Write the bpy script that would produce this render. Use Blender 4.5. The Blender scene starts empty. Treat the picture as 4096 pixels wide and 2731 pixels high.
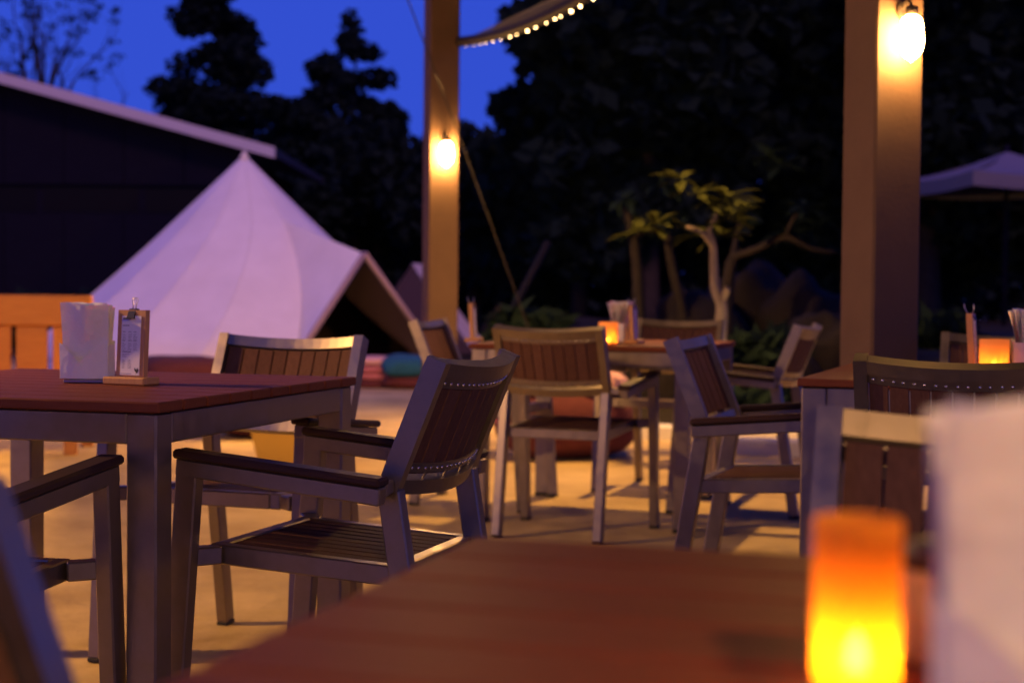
import bpy, math, random
import numpy as np
from mathutils import Vector, Matrix, noise

R = math.radians
random.seed(7)
scene = bpy.context.scene
col = scene.collection

# ------------------------------------------------------------------ camera
cam_d = bpy.data.cameras.new('camera')
cam = bpy.data.objects.new('camera', cam_d)
col.objects.link(cam)
cam_d.sensor_width = 36.0
cam_d.lens = 55.0
cam_d.clip_start = 0.02
cam_d.clip_end = 600.0
cam.matrix_world = Matrix.Translation((0, 0, 0.96)) @ Matrix.Rotation(R(90 - 1.754), 4, 'X') @ Matrix.Rotation(0.0094, 4, 'Z')
cam_d.dof.use_dof = True
cam_d.dof.focus_distance = 2.95
cam_d.dof.aperture_fstop = 3.7
cam_d.dof.aperture_blades = 9
scene.camera = cam

# ------------------------------------------------------------------ dusk sky
world = bpy.data.worlds.new('World')
scene.world = world
world.use_nodes = True
nt = world.node_tree
nt.nodes.clear()
wo = nt.nodes.new('ShaderNodeOutputWorld')
bg = nt.nodes.new('ShaderNodeBackground')
sky = nt.nodes.new('ShaderNodeTexSky')
sky.sky_type = 'NISHITA'
sky.sun_disc = False
sky.sun_elevation = R(1.0)
sky.sun_rotation = R(-15)
sky.altitude = 50
sky.dust_density = 0.2
sky.ozone_density = 6.0
tint = nt.nodes.new('ShaderNodeMix')
tint.data_type = 'RGBA'
tint.blend_type = 'MULTIPLY'
tint.inputs[0].default_value = 1.0
tint.inputs[7].default_value = (0.14, 0.26, 1.0, 1)   # tungsten white balance of the photograph
nt.links.new(sky.outputs[0], tint.inputs[6])
even = nt.nodes.new('ShaderNodeMix')          # the last light is spread evenly over the dome
even.data_type = 'RGBA'
even.inputs[0].default_value = 0.72
even.inputs[7].default_value = (0.36, 0.84, 6.7, 1)
nt.links.new(tint.outputs[2], even.inputs[6])
nt.links.new(even.outputs[2], bg.inputs[0])
bg.inputs[1].default_value = 0.12
nt.links.new(bg.outputs[0], wo.inputs[0])

# the sun has set: only a trace of afterglow from behind the camera
sun_d = bpy.data.lights.new('sun', 'SUN')
sun_d.energy = 1.15
sun_d.angle = R(12)
sun_d.color = (1.0, 0.42, 0.42)
sun = bpy.data.objects.new('sun', sun_d)
sun.rotation_euler = (R(46), 0, R(18))
col.objects.link(sun)

scene.view_settings.view_transform = 'Standard'
scene.view_settings.look = 'None'
scene.view_settings.exposure = 0.0
scene.view_settings.gamma = 1.0
scene.view_settings.use_curve_mapping = False
scene.render.engine = 'CYCLES'
scene.cycles.use_denoising = True
scene.cycles.sample_clamp_indirect = 4.0
scene.cycles.max_bounces = 6
scene.cycles.caustics_reflective = False
scene.cycles.caustics_refractive = False

LAMP_COL = (1.0, 0.50, 0.135)
BULB_E = 1300.0

# ------------------------------------------------------------------ materials
def mat(name, c1, c2=None, rough=0.6, metal=0.0, scale=8.0, bump=0.0, detail=6.0, stretch=None, spec=0.5, coat=0.0, rough2=None, bscale=None, objrand=0.0, sss=0.0):
    m = bpy.data.materials.new(name)
    m.use_nodes = True
    n = m.node_tree
    b = n.nodes['Principled BSDF']
    b.inputs['Roughness'].default_value = rough
    b.inputs['Metallic'].default_value = metal
    b.inputs['Specular IOR Level'].default_value = spec
    b.inputs['Coat Weight'].default_value = coat
    b.inputs['Base Color'].default_value = (*c1, 1)
    tc = n.nodes.new('ShaderNodeTexCoord')
    mp = n.nodes.new('ShaderNodeMapping')
    n.links.new(tc.outputs['Object'], mp.inputs[0])
    if stretch: mp.inputs['Scale'].default_value = stretch
    nz = n.nodes.new('ShaderNodeTexNoise')
    nz.inputs['Scale'].default_value = scale
    nz.inputs['Detail'].default_value = detail
    nz.inputs['Roughness'].default_value = 0.6
    n.links.new(mp.outputs[0], nz.inputs['Vector'])
    last = None
    if c2 is not None:
        mx = n.nodes.new('ShaderNodeMix'); mx.data_type = 'RGBA'
        mx.inputs[6].default_value = (*c1, 1); mx.inputs[7].default_value = (*c2, 1)
        rp = n.nodes.new('ShaderNodeMapRange')
        rp.inputs[1].default_value = 0.3; rp.inputs[2].default_value = 0.7
        n.links.new(nz.outputs[0], rp.inputs[0])
        n.links.new(rp.outputs[0], mx.inputs[0])
        last = mx.outputs[2]
    if objrand > 0:
        oi = n.nodes.new('ShaderNodeObjectInfo')
        hs = n.nodes.new('ShaderNodeHueSaturation')
        mr = n.nodes.new('ShaderNodeMapRange')
        mr.inputs[3].default_value = 1 - objrand; mr.inputs[4].default_value = 1 + objrand
        n.links.new(oi.outputs['Random'], mr.inputs[0])
        n.links.new(mr.outputs[0], hs.inputs['Value'])
        if last is not None: n.links.new(last, hs.inputs['Color'])
        else: hs.inputs['Color'].default_value = (*c1, 1)
        last = hs.outputs[0]
    if last is not None: n.links.new(last, b.inputs['Base Color'])
    if rough2 is not None:
        r2 = n.nodes.new('ShaderNodeMapRange')
        r2.inputs[1].default_value = 0.3; r2.inputs[2].default_value = 0.7
        r2.inputs[3].default_value = rough; r2.inputs[4].default_value = rough2
        n.links.new(nz.outputs[0], r2.inputs[0]); n.links.new(r2.outputs[0], b.inputs['Roughness'])
    if bump > 0:
        bz = n.nodes.new('ShaderNodeTexNoise')
        bz.inputs['Scale'].default_value = bscale or scale * 3
        bz.inputs['Detail'].default_value = 8
        n.links.new(mp.outputs[0], bz.inputs['Vector'])
        bp = n.nodes.new('ShaderNodeBump'); bp.inputs['Strength'].default_value = bump; bp.inputs['Distance'].default_value = 0.02
        n.links.new(bz.outputs[0], bp.inputs['Height']); n.links.new(bp.outputs[0], b.inputs['Normal'])
    if sss > 0:
        b.inputs['Subsurface Weight'].default_value = sss
        b.inputs['Subsurface Scale'].default_value = 0.02
    return m

def emit_mat(name, c, s):
    m = bpy.data.materials.new(name); m.use_nodes = True
    n = m.node_tree; n.nodes.clear()
    o = n.nodes.new('ShaderNodeOutputMaterial'); e = n.nodes.new('ShaderNodeEmission')
    e.inputs[0].default_value = (*c, 1); e.inputs[1].default_value = s
    n.links.new(e.outputs[0], o.inputs[0])
    return m

def trans_mat(name, c, fac=0.6, c2=None, transp=0.0, scale=5):
    m = bpy.data.materials.new(name); m.use_nodes = True
    n = m.node_tree; n.nodes.clear()
    o = n.nodes.new('ShaderNodeOutputMaterial')
    d = n.nodes.new('ShaderNodeBsdfDiffuse'); t = n.nodes.new('ShaderNodeBsdfTranslucent')
    mx = n.nodes.new('ShaderNodeMixShader'); mx.inputs[0].default_value = fac
    d.inputs[0].default_value = (*c, 1); t.inputs[0].default_value = (*(c2 or c), 1)
    nz = n.nodes.new('ShaderNodeTexNoise'); nz.inputs['Scale'].default_value = scale
    cr = n.nodes.new('ShaderNodeMix'); cr.data_type = 'RGBA'
    cr.inputs[6].default_value = (*[v * 0.75 for v in c], 1); cr.inputs[7].default_value = (*[min(1, v * 1.2) for v in c], 1)
    n.links.new(nz.outputs[0], cr.inputs[0]); n.links.new(cr.outputs[2], d.inputs[0])
    n.links.new(d.outputs[0], mx.inputs[1]); n.links.new(t.outputs[0], mx.inputs[2])
    last = mx
    if transp > 0:
        tp = n.nodes.new('ShaderNodeBsdfTransparent'); m2 = n.nodes.new('ShaderNodeMixShader'); m2.inputs[0].default_value = transp
        n.links.new(mx.outputs[0], m2.inputs[1]); n.links.new(tp.outputs[0], m2.inputs[2]); last = m2
    n.links.new(last.outputs[0], o.inputs[0])
    return m

M = {}
M['sand'] = mat('sandy_terrace', (0.36, 0.25, 0.085), (0.66, 0.50, 0.20), rough=0.85, scale=1.7, detail=10, bump=0.9, bscale=9)
M['soil'] = mat('dark_soil', (0.018, 0.015, 0.012), (0.035, 0.03, 0.022), spec=0.08, rough=0.95, scale=0.8, bump=0.6, bscale=5)
M['alu'] = mat('silver_painted_aluminium', (0.235, 0.20, 0.17), (0.275, 0.235, 0.20), rough=0.30, metal=0.86, scale=30, rough2=0.42)
M['plank'] = mat('brown_composite_plank', (0.140, 0.043, 0.023), (0.180, 0.058, 0.032), rough=0.48, scale=14, stretch=(1, 12, 12), bump=0.12, rough2=0.5, objrand=0.05, spec=0.045)
M['slat'] = mat('brown_composite_slat', (0.092, 0.046, 0.034), (0.124, 0.064, 0.047), rough=0.55, scale=14, stretch=(10, 10, 1), bump=0.1, objrand=0.10, spec=0.03)
M['pad'] = mat('dark_composite_arm', (0.032, 0.016, 0.014), (0.045, 0.022, 0.018), spec=0.2, rough=0.5, scale=20, stretch=(10, 1, 10))
M['rubber'] = mat('black_rubber', (0.012, 0.012, 0.012), rough=0.7)
M['steel'] = mat('bright_screw_steel', (0.7, 0.7, 0.7), rough=0.25, metal=1.0)
M['pillar'] = mat('taupe_stucco', (0.085, 0.047, 0.027), (0.115, 0.066, 0.039), rough=0.75, scale=5, bump=0.06, bscale=60)
M['dark_metal'] = mat('dark_brown_metal', (0.04, 0.03, 0.025), rough=0.5, metal=0.3)
M['canvas'] = mat('cream_tent_canvas', (0.68, 0.64, 0.62), (0.76, 0.72, 0.70), rough=0.9, scale=2.5, bump=0.25, bscale=3.0)
M['canvas_seam'] = mat('canvas_seam_tape', (0.66, 0.62, 0.60), rough=0.9)
M['canvas_trim'] = mat('brown_canvas_trim', (0.36, 0.26, 0.23), rough=0.9)
M['tent_in'] = mat('dark_tent_inside', (0.08, 0.05, 0.05), rough=0.95)  # dark colour stands in for the shade inside the tent
M['paper'] = mat('white_tissue_paper', (0.78, 0.75, 0.74), (0.84, 0.81, 0.80), rough=0.9, scale=12, bump=0.3, bscale=30, sss=0.1)
M['menu_paper'] = mat('white_menu_paper', (0.74, 0.72, 0.76), rough=0.8)
M['ink'] = mat('grey_ink', (0.30, 0.28, 0.33), rough=0.8)
M['ink_dark'] = mat('black_ink', (0.05, 0.05, 0.06), rough=0.8)
M['pine'] = mat('varnished_pine', (0.46, 0.23, 0.075), (0.54, 0.29, 0.11), rough=0.5, scale=10, stretch=(14, 14, 1.2), bump=0.08)
M['bench_wood'] = mat('bench_timber', (0.44, 0.165, 0.022), (0.54, 0.22, 0.034), rough=0.55, scale=6, stretch=(1, 8, 8), objrand=0.08)
M['black'] = mat('black_enamel', (0.01, 0.01, 0.01), rough=0.3)
M['wire'] = mat('nickel_wire', (0.5, 0.5, 0.5), rough=0.3, metal=1.0)
M['bulb'] = emit_mat('glowing_bulb', LAMP_COL, BULB_E * .32)
M['bulb_strong'] = emit_mat('strong_glowing_bulb', LAMP_COL, BULB_E * .65)
M['bulb_rear_added'] = emit_mat('added_rear_bulb', LAMP_COL, BULB_E * 2.2)  # for the extra bulb added behind the slim pillar
M['bulb_side'] = emit_mat('side_glowing_bulb', LAMP_COL, BULB_E * 2.3)
M['bulb_soft'] = emit_mat('soft_glowing_bulb', LAMP_COL, BULB_E * .24)
M['bulb_weak'] = emit_mat('weak_glowing_bulb', (1.0, 0.52, 0.19), BULB_E * .72)
M['bulb_frost'] = emit_mat('string_bulb_glow', (1.0, 0.62, 0.25), 22)
M['flame'] = emit_mat('candle_flame', (1.0, 0.32, 0.02), 560)
M['candle'] = trans_mat('amber_candle_wall', (0.78, 0.38, 0.10), 0.72, (0.98, 0.56, 0.08), transp=0.16)
M['candle_cup'] = trans_mat('frosted_glass', (0.75, 0.52, 0.34), 0.70, (0.98, 0.60, 0.22), transp=0.12)
M['sail'] = trans_mat('shade_sail', (0.20, 0.20, 0.22), 0.35, transp=0.12)
M['hem'] = mat('brown_hem', (0.022, 0.016, 0.015), rough=0.7)
M['rope'] = mat('rope', (0.035, 0.033, 0.03), rough=0.9, scale=60)
M['wall_slate'] = mat('slate_cladding', (0.005, 0.005, 0.012), (0.007, 0.007, 0.016), spec=0.08, rough=0.8, scale=3, stretch=(1, 1, 6))
M['roof_trim'] = mat('white_roof_trim', (0.50, 0.48, 0.52), rough=0.6, scale=3)
M['glass_dark'] = mat('dark_glass', (0.004, 0.004, 0.005), rough=0.5, spec=0.1)
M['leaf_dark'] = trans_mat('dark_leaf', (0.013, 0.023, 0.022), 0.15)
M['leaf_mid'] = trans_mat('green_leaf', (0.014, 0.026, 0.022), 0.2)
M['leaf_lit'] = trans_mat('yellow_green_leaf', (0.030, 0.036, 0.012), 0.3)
M['bark'] = mat('dark_bark', (0.03, 0.024, 0.022), (0.05, 0.04, 0.035), spec=0.1, rough=0.95, scale=12)
M['bark_shaded'] = mat('shaded_bark', (0.012, 0.010, 0.012), (0.02, 0.017, 0.018), spec=0.1, rough=0.9, scale=14)  # frangipani bark darkened for the shade of surrounding trees
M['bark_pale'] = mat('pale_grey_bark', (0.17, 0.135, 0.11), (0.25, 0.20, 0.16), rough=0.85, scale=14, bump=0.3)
M['rock'] = mat('grey_boulder', (0.007, 0.006, 0.008), (0.015, 0.012, 0.014), spec=0.08, rough=0.9, scale=3, bump=0.7, bscale=9)
M['kerb'] = mat('white_kerb_paint', (0.72, 0.70, 0.66), (0.62, 0.6, 0.56), rough=0.8, scale=6, bump=0.2)
M['burgundy'] = mat('burgundy_fabric', (0.085, 0.018, 0.02), (0.115, 0.026, 0.027), rough=0.95, scale=20, bump=0.2)
M['pink'] = mat('pink_fabric', (0.60, 0.33, 0.28), (0.66, 0.40, 0.36), rough=0.95, scale=14, bump=0.2)
M['rose'] = mat('rose_fabric', (0.42, 0.14, 0.14), rough=0.95, scale=10, bump=0.2)
M['teal'] = mat('teal_fabric', (0.009, 0.085, 0.13), (0.012, 0.105, 0.155), rough=0.95, scale=20, bump=0.2)
M['white_block'] = mat('white_lacquer', (0.72, 0.70, 0.62), rough=0.5, scale=5)
M['yellow_block'] = mat('yellow_lacquer', (0.62, 0.40, 0.05), rough=0.5, scale=5)
M['parasol'] = mat('parasol_canvas', (0.13, 0.13, 0.17), rough=0.9, scale=4)
M['weathered'] = mat('weathered_pole', (0.006, 0.006, 0.016), spec=0.1, rough=0.8, scale=10)

# ------------------------------------------------------------------ mesh helpers
class MB:
    def __init__(self):
        self.v = []; self.f = []; self.smooth = False
    def add(self, vs, fs):
        o = len(self.v); self.v += [tuple(p) for p in vs]; self.f += [tuple(i + o for i in f) for f in fs]; return self
    def box(self, a, b):
        x0, y0, z0 = a; x1, y1, z1 = b
        return self.hexa([(x0, y0, z0), (x1, y0, z0), (x1, y1, z0), (x0, y1, z0), (x0, y0, z1), (x1, y0, z1), (x1, y1, z1), (x0, y1, z1)])
    def hexa(self, p):
        return self.add(p, [(0, 3, 2, 1), (4, 5, 6, 7), (0, 1, 5, 4), (1, 2, 6, 5), (2, 3, 7, 6), (3, 0, 4, 7)])
    def bbox(self, a, b, e=0.003):      # box with chamfered edges
        cx = [(a[i] + b[i]) / 2 for i in range(3)]; h = [(b[i] - a[i]) / 2 for i in range(3)]
        return self.cham(cx, h, e, Matrix.Identity(3))
    def cham(self, c, h, e, rot):
        e = min(e, min(h) * 0.6)
        vs = []; idx = {}
        for sx in (-1, 1):
            for sy in (-1, 1):
                for sz in (-1, 1):
                    for ax in range(3):
                        p = [sx * (h[0] - e), sy * (h[1] - e), sz * (h[2] - e)]
                        s = (sx, sy, sz)[ax]; p[ax] = s * h[ax]
                        idx[(sx, sy, sz, ax)] = len(vs)
                        vs.append(Vector(c) + rot @ Vector(p))
        fs = []
        def key(ax, s, u, w):
            k = [0, 0, 0]; k[ax] = s; k[(ax + 1) % 3] = u; k[(ax + 2) % 3] = w; return tuple(k)
        for ax in range(3):
            for s in (-1, 1):
                q = [idx[(*key(ax, s, u, w), ax)] for u, w in ((-1, -1), (1, -1), (1, 1), (-1, 1))]
                fs.append(q if s > 0 else q[::-1])
        for ax in range(3):                     # edges along ax
            a1, a2 = (ax + 1) % 3, (ax + 2) % 3
            for s1 in (-1, 1):
                for s2 in (-1, 1):
                    def K(s, which):
                        k = [0, 0, 0]; k[ax] = s; k[a1] = s1; k[a2] = s2; return idx[(*k, which)]
                    q = [K(-1, a1), K(1, a1), K(1, a2), K(-1, a2)]
                    fs.append(q if s1 * s2 < 0 else q[::-1])
        for sx in (-1, 1):
            for sy in (-1, 1):
                for sz in (-1, 1):
                    t = [idx[(sx, sy, sz, 0)], idx[(sx, sy, sz, 1)], idx[(sx, sy, sz, 2)]]
                    fs.append(t if sx * sy * sz > 0 else t[::-1])
        return self.add(vs, fs)
    def beam(self, p, q, w, h, up=(0, 0, 1), e=0.003):   # chamfered bar from p to q; w across, h along 'up'
        p, q = Vector(p), Vector(q); d = q - p; L = d.length; d.normalize()
        x = d.cross(Vector(up)); x.normalize(); u = x.cross(d)
        rot = Matrix((x, d, u)).transposed()
        return self.cham((p + q) / 2, (w / 2, L / 2, h / 2), e, rot)
    def tube(self, pts, rad, n=8, cap=True):
        pts = [Vector(p) for p in pts]
        if not hasattr(rad, '__len__'): rad = [rad] * len(pts)
        ref = None; rings = []
        for i, p in enumerate(pts):
            d = (pts[min(i + 1, len(pts) - 1)] - pts[max(i - 1, 0)]).normalized()
            if ref is None:
                ref = d.orthogonal().normalized()
            ref = (ref - d * ref.dot(d)).normalized(); b = d.cross(ref)
            rings.append([p + (ref * math.cos(2 * math.pi * k / n) + b * math.sin(2 * math.pi * k / n)) * rad[i] for k in range(n)])
        vs = [v for r in rings for v in r]; fs = []
        for i in range(len(rings) - 1):
            for k in range(n):
                fs.append((i * n + k, i * n + (k + 1) % n, (i + 1) * n + (k + 1) % n, (i + 1) * n + k))
        if cap:
            fs.append(tuple(range(n))[::-1]); fs.append(tuple((len(rings) - 1) * n + k for k in range(n)))
        self.smooth = True
        return self.add(vs, fs)
    def lathe(self, prof, n=24, c=(0, 0, 0)):
        vs = []; fs = []; m = len(prof)
        for k in range(n):
            a = 2 * math.pi * k / n
            for r, z in prof: vs.append((c[0] + r * math.cos(a), c[1] + r * math.sin(a), c[2] + z))
        for k in range(n):
            for i in range(m - 1):
                k2 = (k + 1) % n
                fs.append((k * m + i, k2 * m + i, k2 * m + i + 1, k * m + i + 1))
        self.smooth = True
        return self.add(vs, fs)
    def grid(self, fn, nu, nv):
        vs = [fn(i / nu, j / nv) for j in range(nv + 1) for i in range(nu + 1)]
        fs = [(j * (nu + 1) + i, j * (nu + 1) + i + 1, (j + 1) * (nu + 1) + i + 1, (j + 1) * (nu + 1) + i) for j in range(nv) for i in range(nu)]
        return self.add(vs, fs)
    def prism(self, poly, a, b, axis=1):   # extrude 2D polygon (in the other two axes) from a to b
        def P(u, v, t):
            return (u, t, v) if axis == 1 else ((t, u, v) if axis == 0 else (u, v, t))
        n = len(poly)
        vs = [P(u, v, a) for u, v in poly] + [P(u, v, b) for u, v in poly]
        fs = [tuple(range(n)), tuple(range(2 * n - 1, n - 1, -1))] + [(i, i + n, (i + 1) % n + n, (i + 1) % n) for i in range(n)]
        return self.add(vs, fs)
    def mesh(self, name, m):
        me = bpy.data.meshes.new(name)
        me.from_pydata(self.v, [], self.f)
        me.validate(); me.update()
        if self.smooth:
            me.polygons.foreach_set('use_smooth', [True] * len(me.polygons))
        me.materials.append(M[m] if isinstance(m, str) else m)
        return me
    def build(self, name, m, parent=None, label=None, cat=None, group=None, kind=None):
        o = bpy.data.objects.new(name, self.mesh(name, m))
        col.objects.link(o)
        if parent is not None: o.parent = parent
        tag(o, label, cat, group, kind)
        return o

def tag(o, label=None, cat=None, group=None, kind=None):
    if label: o['label'] = label
    if cat: o['category'] = cat
    if group: o['group'] = group
    if kind: o['kind'] = kind
    return o

def thing(name, label, cat, loc=(0, 0, 0), rz=0.0, group=None):
    o = bpy.data.objects.new(name, None)
    o.empty_display_size = 0.1
    o.location = loc; o.rotation_euler = (0, 0, rz)
    col.objects.link(o)
    return tag(o, label, cat, group)

def copy_tree(o, parent=None):
    c = o.copy(); col.objects.link(c)
    if parent is not None: c.parent = parent
    for ch in list(o.children): copy_tree(ch, c)
    return c

def heading(h): return -R(h)      # local +Y turned to heading h (0 away from camera, 90 to the right)

# ------------------------------------------------------------------ ground
g = MB(); g.add([(-250, -60, -0.012), (250, -60, -0.012), (250, 400, -0.012), (-250, 400, -0.012)], [(0, 1, 2, 3)])
g.build('ground', 'soil', kind='structure')
# terrace: sandy floor, its far right edge follows a curved kerb
def kerb_y(x):   # far edge of the terrace
    return 10.55 - 0.30 * max(0.0, x - 0.6) ** 1.3
t = MB()
ring = [(-16, -8), (9, -8), (9, kerb_y(3.4))] + [(x, kerb_y(x)) for x in np.arange(3.3, 0.0, -0.2)] + [(-0.1, 10.6), (-0.2, 15.5), (-0.2, 22), (-16, 22)]
t.add([(x, y, 0.0) for x, y in ring], [tuple(range(len(ring)))])
t.build('terrace_floor', 'sand', kind='structure')
# raised planting bed behind the kerb
def bed(u, v):
    x = 0.0 + u * 14; y0 = kerb_y(min(x, 3.4)) + 0.02; y = y0 + v * (26 - y0)
    z = 0.0 + 0.55 * min(1, v * 9) + 0.18 * noise.noise(Vector((x * .6, y * .6, 0)))
    return (x, y, z if v > 0 else -0.01)
b_ = MB(); b_.grid(bed, 40, 40); b_.smooth = True
b_.build('planting_bed', 'soil', kind='structure')
def kerb(name, x0, x1, off, label):
    k = MB(); xs = np.linspace(x0, x1, 16)
    prof = [(-.07, 0), (-.07, .085), (-.055, .10), (.055, .10), (.07, .085), (.07, 0)]
    vs = []; fs = []
    for x in xs:
        y = kerb_y(x) + off
        s = (kerb_y(x + .05) - kerb_y(x - .05)) / .1; nx, ny = -s, 1; l = math.hypot(nx, ny)
        vs += [(x + nx / l * a, y + ny / l * a, z) for a, z in prof]
    n = len(prof)
    for i in range(len(xs) - 1):
        for j in range(n - 1): fs.append((i * n + j, (i + 1) * n + j, (i + 1) * n + j + 1, i * n + j + 1))
    fs += [tuple(range(n)), tuple((len(xs) - 1) * n + j for j in range(n))[::-1]]
    k.add(vs, fs)
    return k.build(name, 'kerb', label=label, cat='kerb', group='white kerbs along the terrace edge')
kerb('kerb', 0.45, 3.4, -0.08, 'white curved kerb farther back at the sand terrace edge')
kerb('kerb', 1.25, 3.4, -0.85, 'white curved kerb nearer the chairs on the sand terrace')

# ------------------------------------------------------------------ pavilion pillars with bulb lamps
def pillar(x, y, yaw, h, label, lamp_label, w=0.2, lamp_z=1.87, bulb='bulb', rear=None):
    p = thing('pillar', label, 'pillar', (x, y, 0), -R(yaw), 'pavilion pillars with bulb lamps')
    MB().bbox((-w / 2, -w / 2, 0), (w / 2, w / 2, h), 0.008).build('shaft', 'pillar', p)
    MB().bbox((-w / 2 - .02, -w / 2 - .02, 0), (w / 2 + .02, w / 2 + .02, 0.12), 0.006).build('plinth', 'pillar', p)
    MB().bbox((-w / 2 - .03, -w / 2 - .03, h), (w / 2 + .03, w / 2 + .03, h + 0.06), 0.006).build('capital', 'dark_metal', p)
    nx, ny = -math.sin(R(yaw)), -math.cos(R(yaw))
    l = thing('bulb_lamp', lamp_label, 'lamp', (x + nx * w / 2, y + ny * w / 2, lamp_z), -R(yaw), 'bulb lamps on the pillars')
    # oval back plate
    pl = MB(); pl.prism([(0.022 * math.cos(a), 0.095 + 0.03 * math.sin(a)) for a in np.linspace(0, 2 * math.pi, 25)[:-1]], -0.012, 0.0)
    pl.build('back_plate', 'dark_metal', l)
    a = MB(); a.tube([(0, -.01, .10), (0, -.035, .125), (0, -.055, .115), (0, -.062, .095)], .007)
    a.build('arm', 'dark_metal', l)
    MB().lathe([(0, .10), (.020, .10), (.024, .092), (.024, .066), (.0, .066)], 20, (0, -.062, 0)).build('socket', 'dark_metal', l)
    prof = [(0.018, .066), (.030, .058), (.036, .045), (.039, .02), (.042, -.01), (.041, -.035), (.036, -.055), (.027, -.070), (.014, -.081), (.004, -.088), (0, -.094)]
    MB().lathe(prof, 24, (0, -.062, 0)).build('bulb', bulb, l)
    if rear:  # hidden extra lamp, added to throw warm light on the tent
        l2 = copy_tree(l); l2.location = (x - nx * w / 2, y - ny * w / 2, lamp_z); l2.rotation_euler = (0, 0, -R(yaw) + math.pi); l2['label'] = rear
        for c_ in l2.children:
            if c_.name.startswith('bulb'): c_.data = c_.data.copy(); c_.data.materials[0] = M['bulb_rear_added']
    return p
pillar(-0.48, 10.35, -15.3, 3.6, 'slim taupe square pillar standing beside the white tent entrance', 'glowing bulb lamp on the slim pillar beside the tent', rear='bulb lamp on the hidden rear face of the slim pillar')
pillar(1.317, 5.62, -22.5, 3.6, 'thick taupe square pillar rising behind the right-hand table', 'large glowing bulb lamp on the thick right-hand pillar', bulb='bulb_soft')
pillar(-3.3, 4.0, 265.0, 3.6, 'taupe pillar out of view left of the napkin table', 'bulb lamp out of view on the pillar left of the napkin table', bulb='bulb_side')
pillar(-4.9, 7.9, 225.0, 3.6, 'taupe pillar out of view left of the timber bench', 'bulb lamp out of view on the pillar left of the timber bench', bulb='bulb_strong')
pillar(.55, -.85, 180.0, 3.6, 'unseen taupe pillar added behind us to carry a lamp', 'bulb lamp out of view on the pillar behind us', bulb='bulb_weak')  # added behind the camera to brighten napkins and nearest table

# unseen pavilion roof, outline shaped to block sun and sky light
pv = thing('pavilion_roof', 'unseen pavilion roof over the tables, shaped to block light', 'roof', (0, 0, 0))
rp_ = [(-6.5, 8.5), (-0.35, 10.75), (6.0, 10.9), (6.0, -6), (-1.5, -6), (-1.8, 2.4), (-6.5, 5.0)]
MB().prism(rp_, 3.84, 3.95, axis=2).build('deck', 'dark_metal', pv)
# unseen pendant added to brighten the terrace floor, shade cut to confine its light
def pendant(x, y, z, label, e):
    l = thing('added_pendant', label, 'lamp', (x, y, z), 0, 'pendant lamps added under the roof')
    MB().lathe([(.03, .20), (.05, .19), (.13, .10), (.17, -.05), (.165, -.05), (.125, .10), (.045, .18), (.0, .185)], 24).build('shade', 'dark_metal', l)
    m = MB(); m.tube([(0, 0, .19), (0, 0, 3.84 - z)], .006, 6); m.build('cable', 'rubber', l)
    MB().lathe([(0, .16), (.02, .15), (.042, .10), (.035, .065), (0, .05)], 20).build('bulb', emit_mat('added_pendant_bulb', LAMP_COL, e), l)
pendant(.75, 8.7, 2.95, 'unseen pendant lamp added to light the far terrace', BULB_E * 50)
for i in range(9):
    y_ = -5.4 + i * 1.2
    MB().bbox((-1.4 if y_ < 3 else -3.0, y_, 3.68), (3.2 if y_ < 4 else 2.0, y_ + .08, 3.838), .004).build('rafter', 'dark_metal', pv)

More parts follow.
